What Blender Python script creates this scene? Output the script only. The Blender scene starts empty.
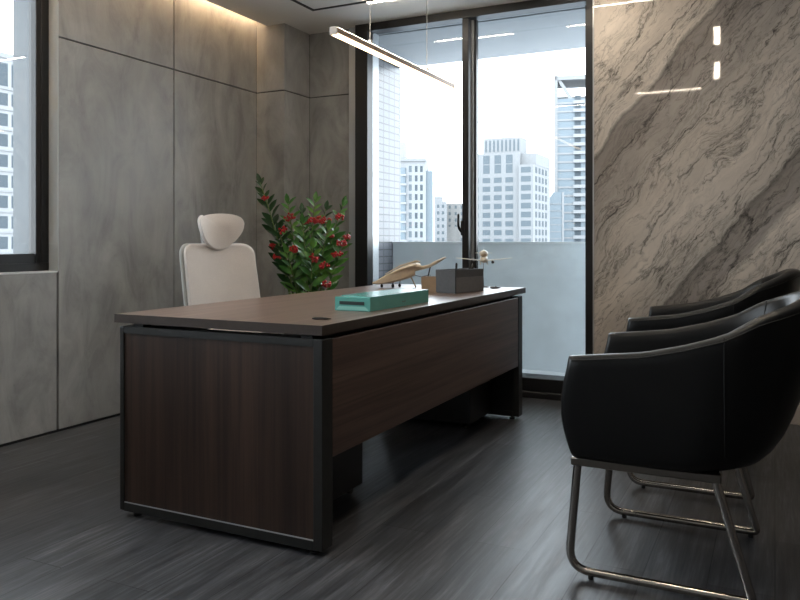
import bpy, bmesh, math, random
from mathutils import Vector, Matrix
D = bpy.data; C = bpy.context.scene.collection; S = bpy.context.scene
PI = math.pi
# ------------------------------------------------------------------ camera, sky, exposure
cam = D.cameras.new('camera'); cam.sensor_width = 36; cam.lens = 762/800*36; cam.shift_y = -59.5/800
cam.clip_start = .05; cam.clip_end = 3000
co = D.objects.new('camera', cam); C.objects.link(co)
co.location = (0, 0, 1.0246); co.rotation_euler = (PI/2, 0, math.radians(26.2)); S.camera = co
w = D.worlds.new('sky'); S.world = w; w.use_nodes = True
wn = w.node_tree.nodes; wl = w.node_tree.links
bg = wn['Background']; bg.inputs['Strength'].default_value = 3.0
tc = wn.new('ShaderNodeTexCoord'); sp = wn.new('ShaderNodeSeparateXYZ'); rp = wn.new('ShaderNodeValToRGB')
wl.new(tc.outputs['Generated'], sp.inputs[0]); wl.new(sp.outputs['Z'], rp.inputs[0]); wl.new(rp.outputs[0], bg.inputs['Color'])
rp.color_ramp.elements[0].position = .0; rp.color_ramp.elements[0].color = (.93, .96, 1, 1)
rp.color_ramp.elements[1].position = .6; rp.color_ramp.elements[1].color = (.86, .93, 1, 1)
S.view_settings.view_transform = 'Standard'; S.view_settings.look = 'None'
S.view_settings.gamma = 1; S.view_settings.use_curve_mapping = False
S.view_settings.exposure = 1.43
def portal(name, loc, rot, sx, sy):
    l = D.lights.new(name, 'AREA'); l.shape = 'RECTANGLE'; l.size = sx; l.size_y = sy; l.cycles.is_portal = True
    o = D.objects.new(name, l); C.objects.link(o); o.location = loc; o.rotation_euler = rot
portal('window_portal', (-1.9, 5.03, 1.3), (-PI/2, 0, 0), 1.8, 2.4)
portal('window_portal', (-3.6, .57, 1.68), (0, -PI/2, 0), 1.64, 4.5)
H = 2.6
CV = 22.0      # brightness of the hidden cove strip
LED = 30.0     # brightness of the track modules
# ------------------------------------------------------------------ materials
def mat(name, col=(.5, .5, .5), rough=.5, metal=0, emit=None, strength=0, coat=0, spec=None, sheen=0):
    m = D.materials.new(name); m.use_nodes = True; b = m.node_tree.nodes['Principled BSDF']
    b.inputs['Base Color'].default_value = (*col, 1); b.inputs['Roughness'].default_value = rough
    b.inputs['Metallic'].default_value = metal; b.inputs['Coat Weight'].default_value = coat
    b.inputs['Coat Roughness'].default_value = .05
    if sheen: b.inputs['Sheen Weight'].default_value = sheen
    if spec is not None: b.inputs['Specular IOR Level'].default_value = spec
    if emit: b.inputs['Emission Color'].default_value = (*emit, 1); b.inputs['Emission Strength'].default_value = strength
    return m
class N:
    def __init__(s, m): s.m = m; s.t = m.node_tree; s.n = s.t.nodes; s.l = s.t.links; s.b = s.n['Principled BSDF']
    def node(s, typ, ins={}, **kw):
        x = s.n.new(typ)
        for k, v in kw.items(): setattr(x, k, v)
        for k, v in ins.items():
            if isinstance(v, bpy.types.NodeSocket): s.l.new(v, x.inputs[k])
            else: x.inputs[k].default_value = v
        return x
    def coords(s, scale=(1, 1, 1), rot=(0, 0, 0), loc=(0, 0, 0)):
        t = s.node('ShaderNodeTexCoord')
        return s.node('ShaderNodeMapping', {'Vector': t.outputs['Object'], 'Scale': scale, 'Rotation': rot, 'Location': loc}).outputs[0]
    def noise(s, v, scale, detail=4, rough=.5, dist=0):
        return s.node('ShaderNodeTexNoise', {'Vector': v, 'Scale': scale, 'Detail': detail, 'Roughness': rough, 'Distortion': dist}).outputs['Fac']
    def ramp(s, f, stops, interp='LINEAR'):
        r = s.node('ShaderNodeValToRGB', {'Fac': f}); cr = r.color_ramp; cr.interpolation = interp
        while len(cr.elements) < len(stops): cr.elements.new(.5)
        for e, (p, c) in zip(cr.elements, stops):
            e.position = p; e.color = (*c, 1) if isinstance(c, tuple) else (c, c, c, 1)
        return r.outputs[0]
    def mix(s, f, a, b, mode='MIX'):
        x = s.n.new('ShaderNodeMix'); x.data_type = 'RGBA'; x.blend_type = mode
        for i, v in ((0, f), (6, a), (7, b)):
            if isinstance(v, bpy.types.NodeSocket): s.l.new(v, x.inputs[i])
            else: x.inputs[i].default_value = v if i == 0 else (*v, 1)
        return x.outputs[2]
    def math(s, op, a, b=0.0):
        return s.node('ShaderNodeMath', {0: a, 1: b}, operation=op).outputs[0]
    def color(s, c): s.l.new(c, s.b.inputs['Base Color'])
    def rough(s, f): s.l.new(f, s.b.inputs['Roughness'])
    def bump(s, h, st=.2, d=.002):
        s.l.new(s.node('ShaderNodeBump', {'Height': h, 'Strength': st, 'Distance': d}).outputs[0], s.b.inputs['Normal'])
def concrete():
    m = mat('grey trowelled concrete', rough=.55); n = N(m)
    v = n.coords(); big = n.noise(v, 1.3, 5, .6, .6); fine = n.noise(n.coords((1, 1, .45), (.3, .2, 0)), 5, 8, .65, 1.2)
    c = n.ramp(big, [(.3, (.27, .266, .256)), (.52, (.34, .336, .325)), (.72, (.42, .416, .404))])
    f = n.ramp(fine, [(.30, .70), (.5, 1.0), (.72, 1.25)])
    c = n.mix(1, c, f, 'MULTIPLY')
    sp = n.ramp(n.noise(v, 60, 2, .5), [(.26, .85), (.34, 1.0)])
    n.color(n.mix(.6, c, sp, 'MULTIPLY')); n.rough(n.ramp(fine, [(.3, .42), (.7, .62)])); n.bump(fine, .15)
    return m
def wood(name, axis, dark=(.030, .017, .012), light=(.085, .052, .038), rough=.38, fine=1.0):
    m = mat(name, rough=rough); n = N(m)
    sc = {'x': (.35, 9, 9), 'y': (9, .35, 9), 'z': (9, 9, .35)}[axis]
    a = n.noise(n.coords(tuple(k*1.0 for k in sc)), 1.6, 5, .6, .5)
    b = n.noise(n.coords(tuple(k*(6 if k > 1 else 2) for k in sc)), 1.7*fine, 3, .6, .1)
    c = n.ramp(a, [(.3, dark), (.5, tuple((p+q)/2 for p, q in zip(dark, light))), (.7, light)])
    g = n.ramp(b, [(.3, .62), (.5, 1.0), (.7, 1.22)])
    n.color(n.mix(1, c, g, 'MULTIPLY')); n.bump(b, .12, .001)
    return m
def floor_mat():
    m = mat('dark grey oak planks', rough=.4); n = N(m)
    v = n.coords((1, 1, 1), (0, 0, PI/2))
    br = n.node('ShaderNodeTexBrick', {'Vector': v, 'Scale': 1, 'Color1': (0, 0, 0, 1), 'Color2': (1, 1, 1, 1), 'Mortar': (.5, .5, .5, 1),
        'Mortar Size': .0016, 'Mortar Smooth': .1, 'Brick Width': 1.22, 'Row Height': .182, 'Bias': 0}, offset=.37, offset_frequency=2)
    a = n.noise(n.coords((9, .8, 1)), 2.2, 7, .68, .35); b = n.noise(n.coords((36, 1.5, 1)), 2, 4, .7, .1)
    c = n.ramp(a, [(.15, (.028, .029, .032)), (.45, (.044, .045, .049)), (.60, (.080, .081, .088)), (.72, (.125, .125, .132))])
    c = n.mix(1, c, n.ramp(b, [(.36, .66), (.5, 1.0), (.64, 1.55)]), 'MULTIPLY')
    c = n.mix(1, c, n.ramp(br.outputs['Color'], [(0, .78), (1, 1.2)]), 'MULTIPLY')
    c = n.mix(br.outputs['Fac'], c, (.012, .012, .013))
    n.color(c); n.rough(n.ramp(a, [(.3, .32), (.7, .47)]))
    h = n.math('SUBTRACT', n.math('MULTIPLY', b, .5), n.math('MULTIPLY', br.outputs['Fac'], 1.5)); n.bump(h, .25, .0008)
    return m
def marble():
    m = mat('veined grey marble', rough=.035); n = N(m)
    t = n.node('ShaderNodeTexCoord'); th = math.radians(52)
    warp = n.node('ShaderNodeTexNoise', {'Vector': t.outputs['Object'], 'Scale': 2.0, 'Detail': 6, 'Roughness': .6})
    w2 = n.node('ShaderNodeVectorMath', {0: warp.outputs['Color'], 1: (.5, .5, .5)}, operation='SUBTRACT')
    w3 = n.node('ShaderNodeVectorMath', {0: w2.outputs[0], 'Scale': .20}, operation='SCALE')
    pos = n.node('ShaderNodeVectorMath', {0: t.outputs['Object'], 1: w3.outputs[0]}, operation='ADD')
    x = n.node('ShaderNodeSeparateXYZ', {0: pos.outputs[0]})
    def lin(a, b): return n.math('ADD', n.math('MULTIPLY', x.outputs['X'], a), n.math('MULTIPLY', x.outputs['Z'], b))
    perp = lin(math.sin(th), -math.cos(th)); along = lin(math.cos(th), math.sin(th))
    f = n.math('MULTIPLY', n.math('ADD', perp, 2.6), 1/3.2)
    P = lambda q: (q+2.6)/3.2
    L, M_, K = (.67, .60, .53), (.48, .425, .375), (.17, .15, .135)
    band = n.ramp(f, [(0, L), (P(-2.2), L), (P(-1.745), L), (P(-1.73), K), (P(-1.715), (.33, .29, .26)), (P(-1.60), (.38, .335, .30)), (P(-1.42), (.47, .42, .375)), (P(-1.36), (.56, .50, .44)),
                      (P(-1.12), L), (P(-.875), (.5, .45, .4)), (P(-.86), K), (P(-.84), (.29, .257, .23)), (P(-.70), (.36, .32, .29)), (P(-.66), L), (P(-.2), M_), (1, L)])
    cv = n.node('ShaderNodeCombineXYZ', {0: n.math('MULTIPLY', perp, 3.6), 1: n.math('MULTIPLY', along, .75), 2: 0})
    def vein(scale, dist, wd, dark):
        q = n.noise(cv.outputs[0], scale, 7, .62, dist)
        r = n.math('ABSOLUTE', n.math('SUBTRACT', q, .5))
        return n.ramp(r, [(0, dark), (wd, .86), (wd*3.2, 1.0)])
    c = n.mix(1, band, vein(1.1, .25, .006, .40), 'MULTIPLY'); c = n.mix(.9, c, vein(2.4, .3, .006, .55), 'MULTIPLY')
    wv = n.node('ShaderNodeTexNoise', {'Vector': cv.outputs[0], 'Scale': 3.0, 'Detail': 5, 'Roughness': .65})
    wq = n.node('ShaderNodeVectorMath', {0: wv.outputs['Color'], 'Scale': .45}, operation='SCALE')
    wr = n.node('ShaderNodeVectorMath', {0: cv.outputs[0], 1: wq.outputs[0]}, operation='ADD')
    vo = n.node('ShaderNodeTexVoronoi', {'Vector': wr.outputs[0], 'Scale': 1.25}, feature='DISTANCE_TO_EDGE', voronoi_dimensions='2D')
    brk = n.ramp(n.noise(cv.outputs[0], 2.5, 3, .6), [(.42, 0), (.55, 1.0)])
    c = n.mix(brk, c, n.mix(1, c, n.ramp(vo.outputs['Distance'], [(0, .28), (.010, .55), (.03, 1.0)]), 'MULTIPLY'))
    c = n.mix(1, c, n.ramp(n.noise(wr.outputs[0], 1.4, 6, .65), [(.35, .86), (.5, 1.0), (.66, 1.12)]), 'MULTIPLY')
    patch = n.noise(cv.outputs[0], .8, 4, .6, .3)
    c = n.mix(n.ramp(patch, [(.42, 0), (.62, 1.0)]), c, n.mix(1, c, vein(6, .5, .02, .62), 'MULTIPLY'))
    cl = n.noise(cv.outputs[0], 2.2, 8, .7, .6)
    c = n.mix(1, c, n.ramp(cl, [(.3, .86), (.5, 1.0), (.7, 1.10)]), 'MULTIPLY')
    n.color(c)
    return m
def tiles():
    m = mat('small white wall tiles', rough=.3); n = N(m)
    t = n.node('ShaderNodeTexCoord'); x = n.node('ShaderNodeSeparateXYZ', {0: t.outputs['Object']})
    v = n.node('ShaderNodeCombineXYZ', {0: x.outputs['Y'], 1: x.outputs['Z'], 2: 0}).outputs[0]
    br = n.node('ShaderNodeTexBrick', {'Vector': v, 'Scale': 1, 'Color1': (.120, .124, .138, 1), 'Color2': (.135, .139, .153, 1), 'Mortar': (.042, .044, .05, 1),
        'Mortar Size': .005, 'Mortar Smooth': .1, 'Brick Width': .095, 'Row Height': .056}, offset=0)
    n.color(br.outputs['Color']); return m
def noisy(name, c, amt=.15, scale=8, rough=.6, bump=0, **kw):
    m = mat(name, c, rough, **kw); n = N(m); f = n.noise(n.coords(), scale, 5, .6)
    n.color(n.ramp(f, [(.3, tuple(k*(1-amt) for k in c)), (.7, tuple(min(1, k*(1+amt)) for k in c))]))
    if bump: n.bump(f, bump, .002)
    return m
def fabric(name, c):
    m = mat(name, c, .85, sheen=.25); n = N(m); f = n.noise(n.coords(), 420, 2, .7); g = n.noise(n.coords(), 6, 3)
    k = n.ramp(f, [(.3, tuple(k*.86 for k in c)), (.7, tuple(min(1, k*1.1) for k in c))])
    n.color(n.mix(1, k, n.ramp(g, [(.3, .95), (.7, 1.03)]), 'MULTIPLY')); n.bump(f, .3, .001); return m
def leather(name, c, rough=.42):
    m = mat(name, c, rough, spec=.32); n = N(m)
    v = n.node('ShaderNodeTexVoronoi', {'Vector': n.coords(), 'Scale': 520}).outputs['Distance']
    n.bump(v, .18, .0006); n.rough(n.ramp(n.noise(n.coords(), 9, 4), [(.3, rough-.05), (.7, rough+.06)])); return m
def glass(name, tint=(.93, .96, .97)):
    m = D.materials.new(name); m.use_nodes = True; t = m.node_tree; t.nodes.clear()
    o = t.nodes.new('ShaderNodeOutputMaterial'); mx = t.nodes.new('ShaderNodeMixShader'); fr = t.nodes.new('ShaderNodeFresnel')
    tr = t.nodes.new('ShaderNodeBsdfTransparent'); gl = t.nodes.new('ShaderNodeBsdfGlossy')
    fr.inputs['IOR'].default_value = 1.38; tr.inputs[0].default_value = (*tint, 1); gl.inputs['Roughness'].default_value = 0.0
    t.links.new(fr.outputs[0], mx.inputs[0]); t.links.new(tr.outputs[0], mx.inputs[1]); t.links.new(gl.outputs[0], mx.inputs[2]); t.links.new(mx.outputs[0], o.inputs[0])
    return m
WARM = (1, .80, .58)
M = dict(
    concrete=concrete(), gap=mat('dark joint', (.03, .028, .026), .8), floor=floor_mat(), marble=marble(),
    ceil=noisy('matt off white ceiling paint', (.80, .78, .75), .02, 3, .7), black=mat('black powder coated aluminium', (.012, .012, .013), .38),
    lacq=noisy('black satin metal', (.013, .013, .012), .2, 30, .46), trackb=mat('matt black track', (.006, .006, .006), .6),
    alu=mat('pale aluminium trim', (.50, .52, .54), .35, .5), jamb=noisy('grey painted jamb', (.50, .53, .54), .04, 4, .5),
    ext=noisy('grey exterior reveal', (.075, .082, .088), .05, 4, .7), edge=noisy('walnut edge tone without glare', (.048, .034, .028), .15, 40, .4), plaster=noisy('off white wall paint', (.72, .69, .65), .02, 3, .7), brown=noisy('dark brown wall panel', (.075, .06, .05), .2, 2, .5), glass=glass('window glass'),
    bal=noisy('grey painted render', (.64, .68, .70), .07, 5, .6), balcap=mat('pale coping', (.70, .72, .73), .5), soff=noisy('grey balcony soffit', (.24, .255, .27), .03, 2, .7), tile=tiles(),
    balfloor=noisy('pale balcony floor', (.70, .70, .70), .05, 20, .5),
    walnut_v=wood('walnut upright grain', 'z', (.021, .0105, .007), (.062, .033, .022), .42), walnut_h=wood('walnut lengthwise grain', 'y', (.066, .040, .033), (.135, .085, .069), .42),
    walnut_top_glare=wood('walnut lightened by window glare', 'y', (.135, .090, .070), (.23, .158, .127), .30), inner=mat('near black laminate', (.010, .0105, .012), .4),  # desktop walnut is lightened: window glare is put into its colour
    chrome=mat('polished dark chrome', (.42, .39, .36), .16, 1), bar=mat('brushed bronze steel', (.20, .18, .16), .3, 1), rubber=mat('black rubber', (.01, .01, .01), .6),
    leather=leather('black leather', (.004, .004, .0042), .36), seam=mat('black stitching', (.004, .004, .004), .6),
    fab=fabric('beige fabric', (.72, .67, .64)), fabside=fabric('grey back shell fabric', (.50, .51, .51)), plastic=mat('light grey plastic', (.45, .46, .47), .4),
    led=mat('warm led diffuser', (1, .9, .8), .5, emit=(1, .70, .40), strength=2.6), track=mat('track led', (1, .9, .8), .5, emit=(1, .86, .68), strength=LED),
    fill_glow=mat('added ceiling fill glow', (1, .9, .8), .5, emit=(1, .88, .74), strength=22), cove=mat('amber led tape', (1, .8, .6), .5, emit=(1, .64, .30), strength=CV), lampbody=mat('brown anodised housing', (.20, .14, .10), .35, .7), cap=mat('pale end cap', (.62, .56, .50), .4),  # the upper glow is added to brighten the ceiling
    wire=mat('steel wire', (.45, .43, .40), .35, .8),
    teal=noisy('teal card', (.12, .39, .35), .06, 12, .18), tealin=mat('dark window of the box', (.03, .045, .045), .3), tealpale=mat('paler teal card', (.22, .52, .47), .4),
    card=noisy('brown cardboard', (.36, .25, .16), .08, 30, .8), grey=noisy('dark grey leatherette', (.075, .078, .084), .1, 60, .5), greyl=noisy('mid grey leatherette', (.14, .142, .15), .1, 60, .5),
    balsa=noisy('pale balsa wood', (.70, .58, .43), .12, 25, .6), balsad=noisy('darker balsa wood', (.38, .28, .18), .12, 25, .6),
    ivory=mat('ivory painted model', (.66, .60, .50), .35), leaf=None, berry=mat('red berries', (.48, .02, .022), .3), stem=mat('green stem', (.16, .24, .07), .5),
    pot=noisy('charcoal glazed pot', (.05, .05, .052), .15, 6, .35), soil=noisy('soil', (.03, .02, .014), .4, 60, .95),
    paper=mat('white paper', (.7, .7, .7), .6))
def leafmat():
    m = mat('glossy green leaves', (.04, .14, .02), .3); n = N(m); f = n.noise(n.coords(), 7, 3, .6)
    n.color(n.ramp(f, [(.3, (.018, .075, .014)), (.5, (.06, .20, .035)), (.7, (.17, .36, .07))])); return m
M['leaf'] = leafmat(); M['leafd'] = noisy('deep green leaves', (.016, .06, .014), .3, 9, .3)
# ------------------------------------------------------------------ helpers
class MB:
    def __init__(s, off=(0, 0, 0)): s.bm = bmesh.new(); s.o = Vector(off)
    def v(s, p): return s.bm.verts.new(Vector(p)-s.o)
    def box(s, x0, x1, y0, y1, z0, z1, bev=0, seg=2):
        vs = [s.v((x, y, z)) for x in (x0, x1) for y in (y0, y1) for z in (z0, z1)]
        fs = [s.bm.faces.new([vs[i] for i in q]) for q in ((0, 1, 3, 2), (4, 6, 7, 5), (0, 4, 5, 1), (2, 3, 7, 6), (0, 2, 6, 4), (1, 5, 7, 3))]
        if bev: bmesh.ops.bevel(s.bm, geom=list({e for f in fs for e in f.edges}), offset=bev, segments=seg, profile=.5, affect='EDGES')
        return s
    def tube(s, pts, r, n=10, cap=True):
        pts = [Vector(p) for p in pts]; rings = []; rr = r if isinstance(r, (list, tuple)) else [r]*len(pts)
        t = (pts[1]-pts[0]).normalized(); up = Vector((0, 0, 1)) if abs(t.z) < .9 else Vector((1, 0, 0)); a = t.cross(up).normalized()
        for i, p in enumerate(pts):
            if i == 0: t = pts[1]-pts[0]
            elif i == len(pts)-1: t = pts[-1]-pts[-2]
            else: t = (pts[i+1]-p).normalized()+(p-pts[i-1]).normalized()
            t = t.normalized(); a = (a-t*a.dot(t)).normalized(); b = t.cross(a)
            rings.append([s.v(p+(a*math.cos(2*PI*k/n)+b*math.sin(2*PI*k/n))*rr[i]) for k in range(n)])
        for q, w_ in zip(rings, rings[1:]):
            for k in range(n): s.bm.faces.new((q[k], q[(k+1) % n], w_[(k+1) % n], w_[k]))
        if cap: s.bm.faces.new(rings[0][::-1]); s.bm.faces.new(rings[-1])
        return s
    def loft(s, rings, closed=True, cap=True):
        R = [[s.v(p) for p in r] for r in rings]; n = len(R[0])
        for q, w_ in zip(R, R[1:]):
            for k in range(n if closed else n-1): s.bm.faces.new((q[k], q[(k+1) % n], w_[(k+1) % n], w_[k]))
        if cap: s.bm.faces.new(R[0][::-1]); s.bm.faces.new(R[-1])
        return s
    def lathe(s, prof, c=(0, 0, 0), n=24):
        return s.loft([[(c[0]+r*math.cos(2*PI*k/n), c[1]+r*math.sin(2*PI*k/n), c[2]+z) for k in range(n)] for r, z in prof])
    def ball(s, c, r, sub=1, sc=(1, 1, 1)):
        g = bmesh.ops.create_icosphere(s.bm, subdivisions=sub, radius=r)
        for q in g['verts']: q.co = Vector((q.co.x*sc[0], q.co.y*sc[1], q.co.z*sc[2]))+Vector(c)-s.o
        return s
    def prism(s, pts, d):   # planar outline (3D points) pushed by vector d
        d = Vector(d); return s.loft([[Vector(p) for p in pts], [Vector(p)+d for p in pts]])
    def build(s, name, m, parent=None, smooth=False, angle=40, sub=0):
        bmesh.ops.recalc_face_normals(s.bm, faces=s.bm.faces)
        me = D.meshes.new(name)
        if smooth:
            for f in s.bm.faces: f.smooth = True
            for e in s.bm.edges:
                if len(e.link_faces) == 2 and e.calc_face_angle(0) > math.radians(angle): e.smooth = False
        s.bm.to_mesh(me); s.bm.free(); me.materials.append(m)
        o = D.objects.new(name, me); C.objects.link(o)
        if parent: o.parent = parent
        if sub: md = o.modifiers.new('sub', 'SUBSURF'); md.levels = sub; md.render_levels = sub
        return o
def tag(o, label, cat, group=None):
    o['label'] = label; o['category'] = cat
    if group: o['group'] = group
    return o
def thing(name, label, cat, loc=(0, 0, 0), rz=0, group=None):
    o = D.objects.new(name, None); C.objects.link(o); o.location = loc; o.rotation_euler = (0, 0, rz); o.empty_display_size = .1
    return tag(o, label, cat, group)
def struct(name, mb, m, parent=None, **kw):
    o = mb.build(name, m, parent, **kw)
    if not parent: o['kind'] = 'structure'
    return o
def copy_tree(o, parent=None):
    c = o.copy(); C.objects.link(c)
    if parent: c.parent = parent
    for ch in list(o.children): copy_tree(ch, c)
    return c
def bezarc(pts, r, n=6):   # polyline with rounded corners
    out = [Vector(pts[0])]
    for a, b, c in zip(pts, pts[1:], pts[2:]):
        a, b, c = Vector(a), Vector(b), Vector(c); p = b+(a-b).normalized()*r; q = b+(c-b).normalized()*r
        for i in range(n+1):
            t = i/n; out.append(p*(1-t)**2+b*2*t*(1-t)+q*t*t)
    out.append(Vector(pts[-1])); return out
# ------------------------------------------------------------------ room shell
XL, XR, YB = -3.44, 1.9, -2.4
struct('floor', MB().box(-3.6, XR+.1, YB-.1, 5.02, -.12, 0), M['floor'])
struct('ceiling', MB().box(-3.35, XR+.1, YB-.1, 5.02, H, H+.1), M['ceil'])
struct('trim_1', MB().box(-3.62, -3.3, YB-.1, 5.1, 2.86, 2.92), M['ceil'])        # top of the lighting slot
# left wall: panels with shadow gaps
g = .004; wb = MB(); ZG = 2.115
WY0, WY1, WZ0, WZ1 = -1.7, 2.85, .86, 2.5  # window run lengthened out of view to let in more daylight
ys = [YB, -1.5, -.62, .26, 1.12, 1.98, 2.845]
for a, b in zip(ys, ys[1:]): wb.box(XL-.02, XL, a+g, b-g, .014, WZ0, .0015, 1)
wb.box(XL-.02, XL, YB+g, WY0-.01, WZ0+.006, ZG-g, .0015, 1); wb.box(XL-.02, XL, YB+g, WY0-.01, ZG+g, 2.86, .0015, 1)
wb.box(XL-.02, XL, WY0, 2.845, WZ1, 2.86, .0015, 1)
for a, b in ((2.855, 3.726), (3.726, 4.587)):
    wb.box(XL-.02, XL, a+g*(a > 3), b-g*(b < 4), .014, ZG-g, .0015, 1); wb.box(XL-.02, XL, a+g*(a > 3), b-g*(b < 4), ZG+g, 2.86, .0015, 1)
wl_ = struct('wall_left', wb, M['concrete'])
bk = MB(); bk.box(-3.80, XL-.018, YB-.1, WY0, -.1, 2.88); bk.box(-3.80, XL-.018, WY1+.002, 5.1, -.1, 2.88); bk.box(-3.80, XL-.018, WY0, WY1+.002, -.1, WZ0-.004); bk.box(-3.80, XL-.018, WY0, WY1+.002, WZ1+.004, 2.88)
struct('wall_left_core', bk, M['ext'])
rv = MB(); rv.box(-3.51, XL-.001, WY1-.002, WY1+.004, WZ0, WZ1); struct('trim_2', rv, M['jamb'])
struct('trim_3', MB().box(-3.52, XL+.002, WY0, WY1-.004, WZ0-.006, WZ0+.002), M['balcap'])
# corner column and the stub of back wall
def panel2(name, x0, x1, y0, y1, core):
    b = MB(); b.box(x0, x1, y0, y1, .014, ZG-g, .0015, 1); b.box(x0, x1, y0, y1, ZG+g, H, .0015, 1); struct(name, b, M['concrete'])
    struct(name+'_core', MB().box(*core, 0, H), M['gap'])
panel2('wall_column', XL, -3.19, 4.587, 4.918, (XL+.008, -3.198, 4.595, 4.915))
struct('wall_column_head', MB().box(XL, -3.355, 4.587, 4.92, H, 2.86), M['concrete'])
panel2('wall_back', -3.19, -2.832, 4.92, 5.06, (-3.4, -2.84, 4.928, 5.05))
struct('baseboard_left', MB().box(XL-.02, XL-.004, YB, 4.587, 0, .014), M['trackb'])
struct('baseboard_back', MB().box(XL, -3.194, 4.590, 4.60, 0, .014).box(-3.20, -3.193, 4.592, 4.92, 0, .014).box(-3.2, -2.835, 4.923, 4.93, 0, .014), M['trackb'])
# marble wall and the room behind the camera
struct('wall_marble', MB().box(-1.008, XR, 4.78, 4.82, 0, H), M['marble'])
struct('wall_marble_core', MB().box(-1.0, XR+.1, 4.82, 5.04, -.1, 2.9), M['bal'])
struct('trim_4', MB().box(-1.016, -1.009, 4.776, 4.83, 0, H), M['alu'])
struct('wall_right', MB().box(XR, XR+.1, YB-.1, 4.82, 0, H+.1), M['brown'])
struct('wall_front', MB().box(-3.6, XR, YB-.1, YB, 0, 2.9), M['plaster'])  # unseen wall, kept pale to bounce window light into the room
# ------------------------------------------------------------------ glazed door to the balcony
fr = MB(); F0, F1 = 4.86, 5.02
fr.box(-2.757, -2.655, F0, 4.94, 0, H); fr.box(-1.074, -1.017, F0, F1, 0, H); fr.box(-2.655, -1.074, F0, 4.94, 2.545, H)
fr.box(-2.757, -1.017, 4.82, F1, 0, .04, .003, 1); fr.box(-2.757, -1.017, F0-.01, F1, .04, .125, .003, 1)
win = struct('window_1', fr, M['black'])
s1 = MB(); s1.box(-1.925, -1.878, 4.875, 4.95, .125, 2.545, .004, 1); s1.box(-1.872, -1.852, 4.955, 5.0, .125, 2.555, .003, 1); s1.box(-1.10, -1.074, 4.95, 5.0, .125, 2.545)
s1.build('sash', M['black'], win)
MB().box(-1.878, -1.866, 4.935, 4.955, .125, 2.545).build('sliding_rail', M['alu'], win)
ob = MB(); ob.box(-2.70, -2.66, 4.94, 5.045, .125, 2.56); ob.build('outer_jamb', M['alu'], win); MB().box(-2.70, -1.074, 4.94, 5.02, 2.56, H-.001).build('outer_head', M['black'], win)
MB().box(-2.66, -1.90, 4.952, 4.958, .125, 2.559).build('pane', M['glass'], win)
MB().box(-1.86, -1.09, 4.972, 4.978, .125, 2.559).build('pane', M['glass'], win)
hd = MB(); hd.box(-1.93, -1.905, 4.86, 4.876, 1.06, 1.16, .003, 1); hd.tube([(-1.922, 4.865, 1.08), (-1.932, 4.85, 1.10), (-1.938, 4.84, 1.125), (-1.938, 4.84, 1.205)], [.008, .009, .009, .007]); hd.build('door_handle', M['black'], win, smooth=True)
struct('trim_5', MB().box(-2.83, -2.758, 4.895, 5.06, 0, H), M['alu'])
# left window
fw = MB(); a0, a1 = -3.575, -3.515
fw.box(a0, a1, 2.773, WY1-.003, WZ0+.003, WZ1, .003, 1); fw.box(a0, a1, WY0, WY0+.08, WZ0+.003, WZ1, .003, 1); fw.box(a0, a1, WY0+.08, 2.767, WZ0+.003, WZ0+.095, .003, 1); fw.box(a0, a1, WY0+.08, 2.767, WZ1-.08, WZ1, .003, 1)
fw.box(a0+.01, a1+.008, WY0, WY1-.003, WZ0+.003, WZ0+.045, .002, 1); fw.box(a0, a1+.006, 2.80, WY1-.003, WZ0+.045, WZ1, .002, 1)
w2 = struct('window_2', fw, M['black'])
MB().box(-3.552, -3.548, WY0+.06, 2.80, WZ0+.08, WZ1-.06).build('pane', M['glass'], w2)

# ------------------------------------------------------------------ balcony
struct('floor_balcony', MB().box(-3.0, 1.9, 5.021, 5.58, -.15, .05), M['balfloor'])
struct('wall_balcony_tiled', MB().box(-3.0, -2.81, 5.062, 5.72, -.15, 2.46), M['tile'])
pp = struct('wall_balcony', MB().box(-2.81, 1.9, 5.58, 5.70, -.6, 1.0), M['bal'])
MB().box(-2.81, 1.9, 5.572, 5.708, 1.0, 1.014).build('coping', M['balcap'], pp)
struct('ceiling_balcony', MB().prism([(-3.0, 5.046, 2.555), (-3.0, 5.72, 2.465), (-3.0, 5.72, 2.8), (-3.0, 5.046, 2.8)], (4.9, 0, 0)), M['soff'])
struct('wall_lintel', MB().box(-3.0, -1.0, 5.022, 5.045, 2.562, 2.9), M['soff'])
# ------------------------------------------------------------------ ceiling track, pendant, cove
tk = MB(); tx0, tx1, ty0, ty1, tw = -2.83, -.44, 1.16, 4.41, .024
for q in ((tx0, tx1, ty1-tw/2, ty1+tw/2), (tx0, tx1, ty0-tw/2, ty0+tw/2), (tx0-tw/2, tx0+tw/2, ty0-tw/2, ty1+tw/2), (tx1-tw/2, tx1+tw/2, ty0-tw/2, ty1+tw/2)): tk.box(*q, H-.004, H+.002)
tag(tk.build('ceiling_track', M['trackb']), 'black rectangular lighting track let into the ceiling above the desk', 'lighting track')
def module(x0, x1, y0, y1, lab):
    cx, cy = (x0+x1)/2, (y0+y1)/2
    o = thing('linear_light', lab, 'ceiling light', (cx, cy, H-.004), 0, 'light modules in the ceiling track')
    MB((cx, cy, H-.004)).box(x0, x1, y0, y1, H-.010, H-.004).build('housing', M['trackb'], o)
    MB((cx, cy, H-.004)).box(x0+.004, x1-.004, y0+.003, y1-.003, H-.014, H-.010).build('diffuser', M['track'], o)
h2 = tw/2
module(-2.41, -1.77, ty1-h2, ty1+h2, 'warm light bar in the window side of the ceiling track, nearer the left wall')
module(-1.37, -.69, ty1-h2, ty1+h2, 'warm light bar in the window side of the ceiling track, nearer the marble')
module(-2.41, -1.77, ty0-h2, ty0+h2, 'unseen warm bar assumed for fill light, room side of the ceiling track, nearer the left wall')  # unseen module, assumed and kept for the light it gives
module(-1.32, -.68, ty0-h2, ty0+h2, 'warm light bar reflected in the middle of the marble wall')
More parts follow.
